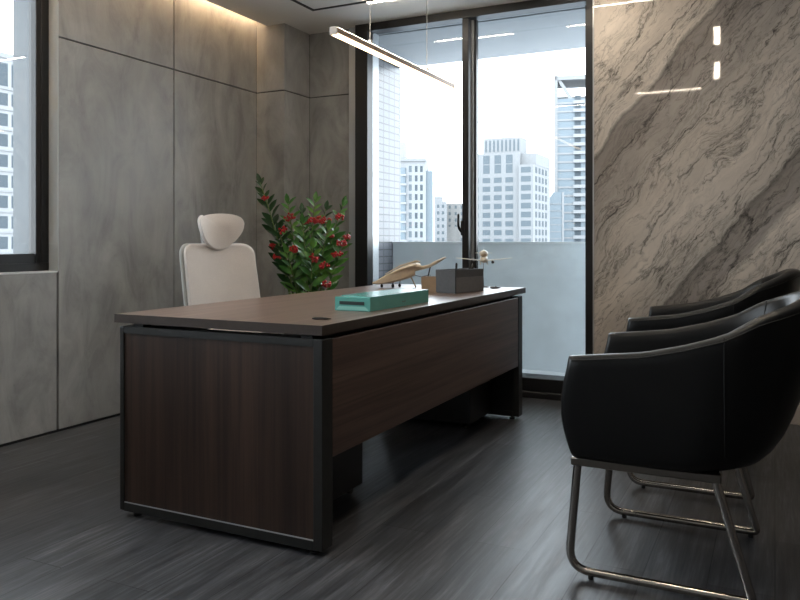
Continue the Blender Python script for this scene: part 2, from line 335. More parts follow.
module(tx0-h2, tx0+h2, 1.55, 2.29, 'unseen warm bar added for fill light in the ceiling track side nearest the left wall')  # unseen module added to brighten the room
for xa, ya, xb, yb, lab in ((-.382, 3.51, -.414, 2.99, 'short light bar reflected as the upper upright mark in the marble'), (-.458, 2.29, -.506, 1.60, 'short light bar reflected as the lower upright mark in the marble')):
    o = thing('linear_light', lab, 'ceiling light', ((xa+xb)/2, (ya+yb)/2, H), math.atan2(yb-ya, xb-xa), 'short light bars in the ceiling')
    ln = math.hypot(xb-xa, yb-ya)/2
    MB().box(-ln-.01, ln+.01, -.03, .03, -.006, 0).build('housing', M['trackb'], o); MB().box(-ln, ln, -.02, .02, -.010, -.006).build('diffuser', M['track'], o)
PX, PY0, PY1, PZ = -1.65, 2.73, 4.01, 1.896
o = thing('pendant_light', 'long slim brown linear pendant with a warm glowing underside above the desk', 'pendant light', (PX, (PY0+PY1)/2, PZ))
off = (PX, (PY0+PY1)/2, PZ)
MB(off).box(PX-.017, PX+.017, PY0, PY1, PZ-.006, PZ+.018, .002, 1).build('housing', M['lampbody'], o)
MB(off).box(PX-.015, PX+.015, PY0+.004, PY1-.004, PZ-.014, PZ-.006, .002, 1).build('diffuser', M['led'], o)
MB(off).box(PX-.012, PX+.012, PY0+.004, PY1-.004, PZ+.0185, PZ+.020).build('added_fill_strip', M['fill_glow'], o)  # unseen glowing strip added on top of the pendant to light the ceiling
for a, b in ((PY0-.008, PY0), (PY1, PY1+.008)): MB(off).box(PX-.018, PX+.018, a, b, PZ-.014, PZ+.020, .002, 1).build('end_cap', M['cap'], o)
for y in (3.045, 3.675):
    c = MB(off).tube([(PX, y, PZ+.018), (PX, y, H)], .0018, 6).build('suspension_cable', M['wire'], o)
    MB(off).lathe([(.012, 0), (.012, .02), (.006, .026)], (PX, y, PZ+.016), 12).build('cable_gripper', M['wire'], c)
tag(MB().box(-3.353, -3.345+.0, YB+.1, 4.56, H+.102, H+.118).build('cove_light', M['cove']), 'amber glowing light strip hidden in the slot over the concrete wall', 'cove light')
# ------------------------------------------------------------------ desk
X0, X1, Y0, Y1 = -2.195, -1.307, 2.09, 4.256
dk = thing('executive_desk', 'large walnut desk with black metal framed ends in the middle of the room', 'desk', ((X0+X1)/2, 3.17, 0)); off = dk.location.copy()
tp = MB(off).box(-2.218, X1-.002, Y0, 4.318, .718, .75).build('tabletop', M['walnut_top_glare'], dk)
eb = MB(off); eb.box(-2.22, X1, Y0-.002, Y0, .718, .7498); eb.box(-2.22, X1, 4.318, 4.32, .718, .7498); eb.box(-2.22, -2.218, Y0, 4.318, .718, .7498); eb.box(X1-.002, X1, Y0, 4.318, .718, .7498); eb.build('glare_free_edge', M['edge'], tp)  # strips added to keep the edges darker than the glare-lightened top
def end_panel(y0, y1, out):
    b = MB(off); b.box(X0, X0+.022, y0, y1, .02, .705, .004, 2); b.box(X1-.036, X1, y0, y1, .02, .705, .003, 2)
    b.box(X0+.022, X1-.036, y0, y1, .68, .705); b.box(X0+.022, X1-.036, y0, y1, .02, .05)
    p = b.build('end_frame', M['lacq'], dk)
    i0, i1 = (y0+.005, y0+.025) if out < 0 else (y1-.025, y1-.005)
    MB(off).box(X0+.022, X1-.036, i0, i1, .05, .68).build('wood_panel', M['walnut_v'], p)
    j0, j1 = (i1, y1-.004) if out < 0 else (y0+.004, i0)
    MB(off).box(X0+.022, X1-.036, j0, j1, .05, .68).build('inner_lining', M['inner'], p)
    yy = y0+.002 if out < 0 else y1-.004
    MB(off).box(X0+.022, X1-.036, yy, yy+.003, .0495, .053).build('metal_bead', M['alu'], p)
    for x in (X0+.06, X1-.05): MB(off).lathe([(.016, 0), (.016, .008), (.008, .009), (.008, .02)], (x, (y0+y1)/2, 0), 16).build('levelling_foot', M['rubber'], p, smooth=True)
end_panel(Y0, Y0+.065, -1); end_panel(Y1-.07, Y1, 1)
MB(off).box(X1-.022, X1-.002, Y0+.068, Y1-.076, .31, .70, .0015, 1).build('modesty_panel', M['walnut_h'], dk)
sp_ = MB(off)
for y in (Y0+.012, Y1-.052):
    for x in (X0+.06, X1-.09): sp_.box(x, x+.045, y, y+.04, .705, .718)
sp_.box(X1-.09, X1-.05, Y0+.065, Y1-.07, .66, .718); sp_.box(X0+.06, X0+.10, Y0+.065, Y1-.07, .66, .718)
sp_.build('support_rail', M['inner'], dk)
def pedestal(x0, x1, y0, y1, lab):
    p = thing('drawer_pedestal', lab, 'drawer cabinet', ((x0+x1)/2, (y0+y1)/2, 0), 0, 'drawer cabinets under the desk'); of = p.location
    MB(of).box(x0, x1, y0, y1, .035, .58, .002, 1).build('body', M['inner'], p)
    for z0, z1 in ((.04, .26), (.265, .42), (.425, .575)):
        d = MB(of).box(x0-.018, x0-.001, y0+.003, y1-.003, z0, z1, .0015, 1).build('drawer', M['inner'], p)
        MB(of).box(x0-.03, x0-.018, (y0+y1)/2-.06, (y0+y1)/2+.06, z1-.03, z1-.02, .002, 1).build('handle', M['chrome'], d)
    for x in (x0+.04, x1-.04):
        for y in (y0+.04, y1-.04):
            c = MB(of); c.tube([(x-.01, y, .0165), (x+.01, y, .0165)], .0165, 14); c.box(x-.006, x+.006, y-.006, y+.006, .02, .036); c.build('caster', M['chrome'], p, smooth=True)
pedestal(-2.02, -1.508, 2.20, 2.72, 'black drawer cabinet under the desk, at the end nearer the viewer')
pedestal(-1.95, -1.47, 3.84, 4.17, 'black drawer cabinet under the desk, at the window end')
# ------------------------------------------------------------------ items on the desk
T = .75
bx = thing('gift_box', 'long teal cardboard box with a dark slot in its end, on the desk edge', 'box', (-1.472, 2.845, T)); bx.rotation_euler.z = math.radians(-1)
l, wd, h = .265, .080, .056
b = MB(); b.box(-wd, wd, -l, l, 0, .0535, .001, 1); b.build('box_tray', M['teal'], bx)
MB().prism([(-wd+.001, -l+.05, .0538), (-wd+.001, l, .0538), (wd, l, .0538), (wd, -l+.002, .0538)], (0, 0, .0022)).build('lid', M['teal'], bx)
MB().box(-.058, .054, -l-.0012, -l+.002, .024, .037).build('end_slot', M['tealin'], bx)
MB().prism([(-.074, -l-.001, .003), (.074, -l-.001, .003), (.058, -l-.001, .018), (-.06, -l-.001, .018)], (0, .002, 0)).build('end_flap', M['tealpale'], bx)
lg = MB()
for k, (a, hh) in enumerate(((-.012, .006), (-.005, .004), (.003, .004), (.010, .007))): lg.box(wd-.001, wd+.0006, .02+a, .02+a+.0035, .018, .018+hh)
lg.build('printed_mark', M['tealin'], bx)
# cardboard box (open)
cb = thing('cardboard_box', 'small open brown cardboard box between wooden model and grey caddy', 'box', (-1.645, 3.71, T), math.radians(16))
b = MB(); t = .003; q = .043
b.box(-q, q, -q, q, 0, t); b.box(-q, -q+t, -q, q, t, .082); b.box(q-t, q, -q, q, t, .082); b.box(-q+t, q-t, -q, -q+t, t, .082); b.box(-q+t, q-t, q-t, q, t, .082); b.build('carton', M['card'], cb)
# grey organiser
og = thing('desk_caddy', 'grey leatherette pen caddy with pens standing near the far end of the desk', 'desk caddy', (-1.512, 3.80, T), math.radians(-12))
a, c_, hh = .063, .135, .122
b = MB(); b.box(-a, a, -c_, c_, 0, .006); b.box(-a, -a+.005, -c_, c_, .006, hh); b.box(a-.005, a, -c_, c_, .006, hh); b.box(-a+.005, a-.005, -c_, -c_+.005, .006, hh); b.box(-a+.005, a-.005, c_-.005, c_, .006, hh); b.box(-a+.005, a-.005, -.03, -.026, .006, hh-.01)
b.build('caddy_body', M['grey'], og)
MB().box(a, a+.002, -c_+.002, c_-.002, .004, .082, .0008, 1).build('front_pocket', M['greyl'], og)
MB().box(-a+.002, a+.003, -c_-.0022, -c_, .004, hh-.004, .0008, 1).build('end_face', M['grey'], og)
MB().tube([(a+.001, -c_-.002, 0), (a+.001, -c_-.002, hh+.004)], .003, 8).build('corner_piping', M['rubber'], og)
for (x, y, dx, dy, ln, lab) in ((.02, -.075, .02, .0, .150, 'black pen standing upright at the left of the grey caddy'), (.0, .02, .03, .16, .160, 'black pen leaning right in the grey caddy, left of its neighbour'), (.01, .055, .02, .12, .155, 'black pen leaning right in the grey caddy, nearest the model plane')):
    R = og.matrix_basis if False else Matrix.Rotation(math.radians(-12), 3, 'Z')
    p0 = R @ Vector((x, y, 0)); dv = R @ Vector((dx*.4, dy*.5, 0))
    base = Vector((-1.512, 3.80, T+.007))+p0
    p = thing('pen', lab, 'pen', base, 0, 'pens in the grey caddy')
    tip = Vector((dv.x, dv.y, ln))
    MB().tube([(0, 0, 0), tip*.08, tip*.95, tip], [.001, .006, .006, .004], 8).build('barrel', M['rubber'], p, smooth=True)
    MB().tube([tip*.7+Vector((.005, 0, 0)), tip*.97+Vector((.005, 0, 0))], .0012, 6).build('clip', M['rubber'], p)
# loose pens on the desktop
def flatpen(loc, rz, ln, lab, r=.004, m='rubber'):
    p = thing('pen', lab, 'pen', loc, rz); MB().tube([(-ln/2, 0, r), (-ln/2+.01, 0, r), (ln/2-.02, 0, r), (ln/2, 0, r)], [r*.5, r, r, r*.3], 8).build('barrel', M[m], p, smooth=True)
    MB().box(-ln/2+.003, -ln/2+.04, -.001, .001, 2*r, 2*r+.001).build('clip', M['chrome'], p)
flatpen((-1.41, 2.25, T), math.radians(12), .07, 'black and chrome pen lying on the desk corner nearest the viewer')
flatpen((-1.435, 4.15, T), math.radians(22), .06, 'short dark pen lying on the desk in front of the model plane', .005, 'grey')
flatpen((-1.47, 4.26, T), math.radians(115), .05, 'tiny dark pen at the far right corner of the desk', .004, 'grey')
# paper beneath wooden model
# wooden airship-like craft model (long wedge hull, tail boom, wheels)
wm = thing('wooden_model_aircraft', 'pale balsa model aircraft with swept hull and tail, tilted behind the teal box', 'model aircraft', (-1.93, 4.02, T), math.radians(27)); wm.scale = (1.0, 1.0, 1.12)
def ring(x, zc, hw, hh, n=12, sq=.6):
    r = []
    for k in range(n):
        a = 2*PI*k/n; cx, sx = math.cos(a), math.sin(a)
        r.append((x, hw*math.copysign(abs(cx)**sq, cx), zc+hh*math.copysign(abs(sx)**sq, sx)))
    return r
b = MB(); b.loft([ring(-.205, .022, .008, .004), ring(-.18, .027, .024, .010), ring(-.12, .044, .038, .025), ring(-.05, .066, .044, .034), ring(.02, .088, .042, .037), ring(.045, .094, .036, .030)]); b.build('hull', M['balsa'], wm, smooth=True)
b = MB()
for s_, zz in ((1, .012), (-1, .0)):
    b.loft([[(-.13, s_*.03, .055+zz), (-.13, s_*.034, .055+zz), (-.13, s_*.034, .059+zz), (-.13, s_*.03, .059+zz)], [(-.04, s_*.03, .098+zz), (-.04, s_*.055, .094+zz), (-.04, s_*.055, .099+zz), (-.04, s_*.03, .105+zz)], [(.05, s_*.02, .125+zz), (.05, s_*.07, .118+zz), (.05, s_*.07, .123+zz), (.05, s_*.02, .131+zz)], [(.075, s_*.02, .122+zz), (.075, s_*.06, .116+zz), (.075, s_*.06, .119+zz), (.075, s_*.02, .126+zz)]])
b.build('wing', M['balsa'], wm)
b = MB(); b.loft([ring(-.16, .036, .005, .003, 8), ring(-.10, .060, .014, .009, 8), ring(0, .108, .016, .011, 8), ring(.06, .121, .012, .006, 8)]); b.build('spine', M['balsad'], wm, smooth=True)
b = MB(); b.loft([ring(.04, .10, .022, .018, 10, .8), ring(.09, .103, .012, .010, 10, .8), ring(.13, .112, .010, .009, 10, .8), ring(.16, .128, .016, .010, 10, .8), ring(.215, .153, .012, .006, 10, .8), ring(.225, .157, .004, .003, 10, .8)]); b.build('tail_boom', M['balsa'], wm, smooth=True)
MB().loft([[(.17, -.04, .134), (.17, .04, .134), (.17, .04, .137), (.17, -.04, .137)], [(.218, -.05, .156), (.218, .05, .156), (.218, .05, .158), (.218, -.05, .158)]]).build('tailplane', M['balsad'], wm)
for x, y in ((-.15, 0), (-.085, .028), (-.085, -.028), (-.045, .03)):
    lgz = .03 if x < -.1 else .045
    l_ = MB().tube([(x, y, .010), (x+.004, y*.8, lgz)], .0022, 6).build('landing_leg', M['rubber'], wm)
    MB().tube([(x, y-.004, .0085), (x, y+.004, .0085)], .0085, 12).build('wheel', M['rubber'], l_, smooth=True)
for s_ in (-1, 1): MB().tube([(.012, s_*.02, .066), (.03, s_*.024, .04), (.05, s_*.03, .001)], [.005, .004, .0035], 6).build('support_leg', M['balsad'], wm)
MB().tube([(.135, 0, .11), (.115, 0, .035)], .004, 6).build('tail_strut', M['rubber'], wm)
MB().tube([(.02, .0, .07), (.08, .0, .055), (.13, 0, .066), (.16, 0, .03), (.165, 0, .002)], .0016, 6).build('tail_wire', M['rubber'], wm)
# ivory model plane on a stand facing the viewer
ap = thing('model_airplane', 'ivory model airplane on a thin stand at the far end of the desk', 'model airplane', (-1.535, 4.235, T), math.radians(20))
MB().box(-.03, .03, -.02, .02, 0, .006, .002, 1).build('stand_base', M['grey'], ap)
MB().tube([(0, 0, .006), (-.004, .02, .08), (0, .0, .145)], .0018, 6).build('stand_rod', M['chrome'], ap)
b = MB(); rg = lambda y, z, r: [(r*math.cos(2*PI*k/14), y, z+r*math.sin(2*PI*k/14)) for k in range(14)]
b.loft([rg(-.105, .162, .004), rg(-.095, .163, .014), rg(-.07, .166, .021), rg(-.02, .170, .023), rg(.05, .176, .020), rg(.11, .186, .010), rg(.15, .194, .004)]); b.build('fuselage', M['ivory'], ap, smooth=True)
b = MB()
for s_ in (-1, 1): b.loft([[(s_*.01, -.03, .154), (s_*.01, .04, .154), (s_*.01, .04, .160), (s_*.01, -.03, .160)], [(s_*.165, .03, .170), (s_*.165, .05, .170), (s_*.165, .05, .173), (s_*.165, .03, .173)]])
b.build('wing', M['ivory'], ap)
MB().loft([[(-.05, .115, .198), (.05, .115, .198), (.05, .14, .198), (-.05, .14, .198)], [(-.05, .115, .201), (.05, .115, .201), (.05, .14, .201), (-.05, .14, .201)]]).build('tailplane', M['ivory'], ap)
MB().loft([[(-.002, .09, .19), (.002, .09, .19), (.002, .145, .19), (-.002, .145, .19)], [(-.001, .13, .235), (.001, .13, .235), (.001, .155, .235), (-.001, .155, .235)]]).build('tail_fin', M['ivory'], ap)
MB().ball((0, -.05, .196), .026, 2, (1, 1.4, .9)).build('canopy', M['ivory'], ap, smooth=True)
MB().ball((0, -.078, .190), .017, 2, (1, .8, .7)).build('windscreen', M['balsad'], ap, smooth=True)
for x in (-.062, .052): MB().tube([(x, -.035, .148), (x, -.03, .148), (x, .015, .15), (x, .02, .15)], [.006, .009, .008, .004], 12).build('engine', M['rubber'], ap, smooth=True)
for x in (-.02, .02): MB().tube([(x, 0, .16), (x, 0, .138), (x, -.004, .134)], .004, 6).build('landing_leg', M['ivory'], ap)
# ------------------------------------------------------------------ office chair
oc = thing('office_chair', 'beige fabric office chair with a headrest behind the desk', 'office chair', (-2.575, 3.21, 0), math.radians(-18))
# local: +x is the way it faces
def backpt(u, v, side):   # u -1..1 across, v 0..1 up
    z = .50+.485*v; wdt = (.235-.012*v)*(1-.10*max(0, .25-v)*4)
    y = u*wdt
    cr = 1-abs(u)**6; top = .022*abs(u)**5*(v > .9)
    x = -.02-.16*v+.05*abs(u)**2.4+.035*math.sin(v*PI)*-.6
    return x, y, z-top
def shell(grid_f, nu, nv, thick, rnd=.5):
    front = [[grid_f(-1+2*i/nu, j/nv) for i in range(nu+1)] for j in range(nv+1)]
    return front
def pad(mb, outline, cx, zc, bulge, thick, wrap, lean, rings=5):
    """closed cushion; outline: list of (y,z) about (0,0); front bulges to +x"""
    n = len(outline); lay = []
    def P(f, y, z, side):
        yy, zz = y*f, z*f
        x = cx+wrap*(yy**2)-lean*zz
        return (x, yy, zc+zz), x
    seq = []
    for k in range(rings+1):
        f = math.sin(PI/2*(k+.35)/(rings+.35)) if k < rings else 1.0; seq.append((f, thick/2+bulge*math.cos(PI/2*f)))
    fr_ = [(f, d) for f, d in seq]; bk_ = [(f, -thick/2*math.cos(PI/2*f*.0)-.2*bulge*math.cos(PI/2*f)) for f, d in seq][::-1]
    edge = [(1.025, thick*.28), (1.03, 0), (1.02, -thick*.28)]
    R = []
    for f, d in fr_[:-1]+[(1.0, thick/2)]+edge+bk_[0:]:
        r = []
        for y, z in outline:
            (x, yy, zz), _ = P(f, y, z, 1); r.append((x+d, yy, zz))
        R.append(r)
    mb.loft(R)
def rrect(hw, h0, h1, rad, n=6, taper=0):
    pts = []
    for cx_, cz_, a0 in ((hw-rad, h1-rad, 0), (-hw+rad, h1-rad, PI/2), (-hw+rad, h0+rad, PI), (hw-rad, h0+rad, 1.5*PI)):
        for k in range(n+1):
            a_ = a0+PI/2*k/n; y, z = cx_+rad*math.cos(a_), cz_+rad*math.sin(a_)
            pts.append((y*(1-taper*(z-h0)/(h1-h0)), z))
    out = []
    for i, p in enumerate(pts):   # densify
        q_ = pts[(i+1) % len(pts)]; out.append(p); d = math.hypot(p[0]-q_[0], p[1]-q_[1])
        for j in range(1, int(d/.05)): t_ = j/int(d/.05); out.append((p[0]+(q_[0]-p[0])*t_, p[1]+(q_[1]-p[1])*t_))
    return out
b = MB(); pad(b, rrect(.215, -.245, .245, .055, 6, .03), -.10, .755, .012, .034, .9, .20); b.build('backrest', M['fab'], oc, smooth=True, angle=60)
b = MB(); pad(b, rrect(.228, -.25, .247, .06, 6, .03), -.128, .755, .0, .026, .9, .20); b.build('back_shell', M['fabside'], oc, smooth=True, angle=60)
hp = [(.130*math.cos(a_)*(1.0 if math.sin(a_) < 0 else 1.02), (.118*math.sin(a_) if math.sin(a_) < 0 else .075*abs(math.sin(a_))**.7)) for a_ in [2*PI*k/36 for k in range(36)]]
hp = [(y*(1-.22*max(0, -z/.118)**2), z-.10*min(0, -y)*0+(.012 if y < -.07 and z > 0 else 0)) for y, z in hp]
b = MB(); pad(b, hp, 0, 0, .022, .03, 4.0, .12); hr = b.build('headrest', M['fab'], oc, smooth=True, angle=60)
hr.location = (-.150, 0, 1.092); hr.rotation_euler = (math.radians(7), math.radians(-6), 0)
b = MB(); b.tube(bezarc([(-.15, .0, .93), (-.20, .0, .99), (-.21, .0, 1.06), (-.185, .0, 1.09)], .03), .009, 8); b.tube([(-.19, -.05, .97), (-.205, -.05, 1.06)], .006, 8); b.tube([(-.19, .05, .97), (-.205, .05, 1.06)], .006, 8); b.build('headrest_bracket', M['plastic'], oc, smooth=True)
b = MB(); b.loft([[(x*f, y*f, z) for x, y in [(.0+.24*math.copysign(abs(math.cos(t_))**.5, math.cos(t_))+.10, .24*math.copysign(abs(math.sin(t_))**.5, math.sin(t_))) for t_ in [2*PI*k/32 for k in range(32)]]] for f, z in ((.9, .42), (.99, .43), (1, .46), (.98, .49), (.9, .505), (.6, .51))]); b.build('seat', M['fab'], oc, smooth=True, angle=60)
for s_ in (-1, 1):
    a_ = MB().tube(bezarc([(.06, s_*.24, .44), (.06, s_*.29, .50), (.06, s_*.29, .66)], .03), .014, 8).build('armrest', M['plastic'], oc, smooth=True)
    MB().box(-.06, .18, s_*.29-.04, s_*.29+.04, .655, .68, .01, 3).build('arm_pad', M['rubber'], a_, smooth=True)
MB().tube(bezarc([(.0, 0, .41), (-.12, 0, .44), (-.13, 0, .60), (-.135, 0, .72)], .06), .02, 8).build('back_bracket', M['plastic'], oc, smooth=True)
MB().lathe([(.05, .38), (.06, .415), (.028, .38), (.028, .25), (.035, .24), (.035, .07), (.05, .06)][0:0]+[(.035, .06), (.035, .24), (.022, .25), (.022, .39), (.09, .40), (.09, .42)], (.08, 0, 0)).build('gas_column', M['plastic'], oc, smooth=True)
for k in range(5):
    a_ = 2*PI*k/5+.3; dx, dy = math.cos(a_), math.sin(a_)
    l_ = MB().tube([(.08+dx*.02, dy*.02, .10), (.08+dx*.18, dy*.18, .125), (.08+dx*.29, dy*.29, .07)], [.025, .018, .012], 8).build('base_leg', M['plastic'], oc, smooth=True)
    px, py = .08+dx*.29, dy*.29
    MB().tube([(px-dy*.02, py+dx*.02, .028), (px+dy*.02, py-dx*.02, .028)], .028, 14).build('caster', M['rubber'], l_, smooth=True)
# ------------------------------------------------------------------ potted plant
random.seed(4)
pl = thing('potted_plant', 'leafy green plant with red berry clusters in a pot by the corner column', 'potted plant', (-2.80, 4.27, 0), math.radians(26.2))
MB().lathe([(.13, 0), (.15, .01), (.175, .30), (.18, .42), (.183, .44), (.168, .44), (.165, .40), (.02, .40)], n=32).build('pot', M['pot'], pl, smooth=True)
MB().lathe([(.02, .401), (.165, .405), (.163, .41), (.02, .412)], n=24).build('soil', M['soil'], pl)
def leaf(b, base, d, nrm, ln, wd):
    d = d.normalized(); s_ = d.cross(nrm).normalized(); n_ = s_.cross(d)
    pr = [(0, .0, 0), (.2, .62, .02), (.45, 1, .05), (.7, .8, .05), (.9, .35, .02), (1, 0, -.02)]
    mid = [b.v(base+d*ln*t_+n_*(-.10*ln*t_*t_)) for t_, w_, _ in pr]
    for sg in (-1, 1):
        ed = [b.v(base+d*ln*t_+s_*sg*wd/2*w_+n_*(wd*.18*w_-.10*ln*t_*t_)) for t_, w_, _ in pr[1:-1]]
        ch = [mid[0]]+ed+[mid[-1]]
        for i in range(len(mid)-1):
            q_ = [mid[i], mid[i+1], ch[i+1], ch[i]]; q_ = [v for j, v in enumerate(q_) if v not in q_[:j]]
            if len(q_) > 2: b.bm.faces.new(q_)
def zz(tipx, tipz, tipy, basex, dens, ln, mt='leaf', spread=1.0, bend=.0):
    p0 = Vector((basex, random.uniform(-.04, .04), .40)); p2 = Vector((tipx, tipy, tipz)); p1 = Vector((basex+(tipx-basex)*.25+bend, tipy*.3, .40+(tipz-.4)*.55))
    Q = lambda t_: p0*(1-t_)**2+p1*2*t_*(1-t_)+p2*t_*t_
    st = MB().tube([Q(k/10) for k in range(11)], [.008-.0055*k/10 for k in range(11)], 6).build('stem', M['stem'], pl, smooth=True)
    b = MB()
    for k in range(dens):
        t_ = .38+.60*k/(dens-1); c = Q(t_); tg = (Q(min(1, t_+.02))-Q(t_-.02)).normalized()
        ang = random.uniform(-.5, .5)+(.9 if k % 4 < 2 else 0)
        sd = Vector((math.cos(ang), math.sin(ang), 0))*(1 if k % 2 else -1)
        d = (tg*.75+sd*spread*(1.1-.3*t_)+Vector((0, 0, .1))).normalized()
        L_ = ln*(1-.45*max(0, t_-.6)/.4)*random.uniform(.85, 1.15)
        leaf(b, c, d, (tg+Vector((0, -.8, .3))).normalized(), L_, L_*.42)
    leaf(b, Q(.99), (Q(1)-Q(.9)), Vector((0, -1, .3)), ln*.6, ln*.26)
    b.build('leaf_spray', M[mt], st, smooth=True, angle=80)
zz(-.30, 1.41, -.02, -.06, 26, .125, 'leafd', .75, -.02); zz(-.11, 1.27, -.06, -.03, 20, .125); zz(.06, 1.29, .02, .0, 22, .125); zz(.25, 1.26, -.04, .06, 22, .125)
zz(.00, 1.14, -.16, .02, 18, .125); zz(.16, 1.10, -.14, .05, 18, .125); zz(-.16, 1.08, -.10, -.05, 16, .125, 'leafd'); zz(.12, 1.24, .14, .03, 18, .125, 'leafd'); zz(-.04, 1.22, .12, 0, 18, .125, 'leafd'); zz(.27, 1.02, -.05, .08, 14, .125); zz(.07, .98, -.22, .03, 14, .125); zz(-.10, .95, -.18, -.02, 12, .125)
def berries(x, y, z, n=16, r=.034):
    b = MB()
    for k in range(n):
        q_ = Vector((random.gauss(0, 1), random.gauss(0, 1), random.gauss(0, .7))); q_ = q_.normalized()*r*random.uniform(.5, 1)
        b.ball((x+q_.x*1.15, y+q_.y, z+q_.z*.85), .0088, 1)
    b.build('berry_cluster', M['berry'], pl, smooth=True)
for u, v, y in ((293, 217, -.10), (286, 230, -.10), (323, 220, -.10), (315, 221, -.06), (330, 221, -.13), (344, 217, -.08), (299, 249, -.18), (320, 258, -.22), (331, 265, -.22), (342, 254, -.14), (345, 243, -.1), (350, 237, -.08), (335, 235, -.1), (281, 257, -.12), (333, 284, -.2), (306, 222, .0), (268, 198, -.04), (276, 246, -.06)):
    sc = (5.07+y)/762; berries((u-308)*sc+.002, y, 1.0246-(v-240.5)*sc, 12 if u in (281, 268, 276, 306, 335) else 20, .022 if u in (281, 268, 276, 306, 335, 350) else .032)
# ------------------------------------------------------------------ leather tub chairs
def hrim(x):   # rim height against local x
    P_ = [(-.40, .672), (-.35, .676), (-.14, .700), (-.03, .727), (.08, .762), (.17, .811), (.26, .842), (.33, .868), (.40, .872)]
    for (a, b_), (c, d) in zip(P_, P_[1:]):
        if x <= c: return b_+(d-b_)*(x-a)/(c-a)
    return .87
def ucurve(s, xf, xb, hw, cx):   # s 0..1 around the tub, near arm to far arm
    La = cx-xf; Lb = PI*(xb-cx+hw)/2; tot = 2*La+Lb; d = s*tot
    if d < La: return Vector((xf+d, -hw+.012*(1-d/La)*1.0, 0)), Vector((0, -1, 0))
    if d > La+Lb: e = tot-d; return Vector((xf+e, hw-.012*(1-e/La), 0)), Vector((0, 1, 0))
    a = -PI/2+PI*(d-La)/Lb; ca, sa = math.cos(a), math.sin(a)
    p = Vector((cx+(xb-cx)*math.copysign(abs(ca)**.8, ca) if abs(ca) > 1e-6 else cx, hw*math.copysign(abs(sa)**.8, sa), 0))
    return p, Vector((ca*hw, sa*(xb-cx), 0)).normalized()
ZB = .366
def tub(s, t, inset=0.0):
    r_, nr = ucurve(s, -.347, .345, .350, .02); b_, nb = ucurve(s, -.337, .125, .315, -.10)
    w_ = max(0, t)**.42
    p = b_*(1-w_)+r_*w_; n_ = (nb*(1-w_)+nr*w_).normalized()
    hz = hrim(r_.x); z = ZB+(hz-ZB)*t
    fr_ = max(0, (-.347-r_.x+.16)/.16); p = p+Vector((-.026*math.sin(PI*min(1, t*1.05))*fr_, 0, 0))
    p = p-n_*inset; return Vector((p.x, p.y, z))
def make_tub():
    t_ = thing('armchair', 'black leather tub armchair on a chrome sled base, nearest the viewer', 'armchair', (-.20, 2.61, 0), 0, 'leather tub chairs facing the desk')
    b = MB(); NS = 56; rings = []
    ts = [0, .03, .08, .16, .28, .42, .58, .74, .88, .96]
    for i in range(NS+1):
        s = i/NS; r = []; th = .050+.018*math.sin(PI*s)**2
        for q in ts: r.append(tub(s, q))
        top = tub(s, 1.0); inn = tub(s, 1.0, th)
        for k in range(1, 6):
            a = PI*k/6; m_ = (top+inn)/2; h_ = (top-inn)/2
            r.append(m_+h_*math.cos(a)+Vector((0, 0, .016*math.sin(a)-.014)))
        for q in ts[::-1]: r.append(tub(s, q, th+.012*(1-q)))
        rings.append(r)
    # round the arm fronts
    def shrink(r, f, dx):
        c = sum(r, Vector())/len(r); return [Vector((p.x+dx, c.y+(p.y-c.y)*f, c.z+(p.z-c.z)*(1-(1-f)*.06))) for p in r]
    first = [shrink(rings[0], .55, -.014), shrink(rings[0], .86, -.009)]; last = [shrink(rings[-1], .86, -.009), shrink(rings[-1], .55, -.014)]
    b.loft(first+rings+last); b.build('shell', M['leather'], t_, smooth=True, angle=75)
    b = MB(); R = []
    for q, ins in ((0, .05), (.02, .05), (.1, .056), (.17, .06), (.20, .075), (.215, .11)):
        ring_ = []
        for i in range(NS+1):
            p = tub(i/NS, q, ins+.006); ring_.append((p.x+(.012 if i in (0, NS) else 0), p.y, ZB+.002+(.115)*q/.215))
        R.append(ring_)
    b.loft(R); b.build('seat_cushion', M['leather'], t_, smooth=True, angle=50)
    def line(f, r=.0022, name='piping'):
        MB().tube(f, r, 6).build(name, M['seam'], t_, smooth=True)
    line([tub(i/80, .965, -.001) for i in range(81)]); 
    def sx(t, x, near):
        lo, hi = (.1, .5) if near else (.5, .9)
        for _ in range(30):
            m_ = (lo+hi)/2
            if (tub(m_, t).x < x) == near: lo = m_
            else: hi = m_
        return (lo+hi)/2
    for near in (True, False): line([tub(sx(.12+k/16*.88, .075, near), .12+k/16*.88, -.0006) for k in range(17)], .0013)
    line([tub(.305, .35+k/14*.64, .052+.018*math.sin(PI*.3)**2+.001) for k in range(15)], .0018); line([tub(.695, .35+k/14*.64, .064) for k in range(15)], .0018)
    fb = MB()
    for s_ in (-1, 1): fb.box(-.358, .065, s_*.285-.016, s_*.285+.016, .342, .366, .003, 1)
    for x in (-.346, .045): fb.box(x-.012, x+.012, -.27, .27, .346, .366)
    fb.build('seat_frame', M['bar'], t_, smooth=True)
    for s_ in (-1, 1):
        pts = bezarc([(-.350+.018, s_*.285, .345), (-.362, s_*.285, .020), (.150, s_*.285, .020), (.052, s_*.285, .345)], .062, 8)
        # tighter radius at the rear corner
        pts = bezarc([(-.340, s_*.285, .345), (-.368, s_*.285, .021), (-.1, s_*.285, .021)], .07, 10)[:-1]+bezarc([(-.1, s_*.285, .021), (.146, s_*.285, .021), (.05, s_*.285, .345)], .016, 5)
        l_ = MB().tube(pts, .0125, 14).build('sled_leg', M['chrome'], t_, smooth=True, angle=60)
        for x in (-.30, .125): MB().lathe([(.008, 0), (.009, .003), (.007, .014)], (x, s_*.285, 0), 10).build('glide', M['rubber'], l_, smooth=True)
    return t_
ch = make_tub()
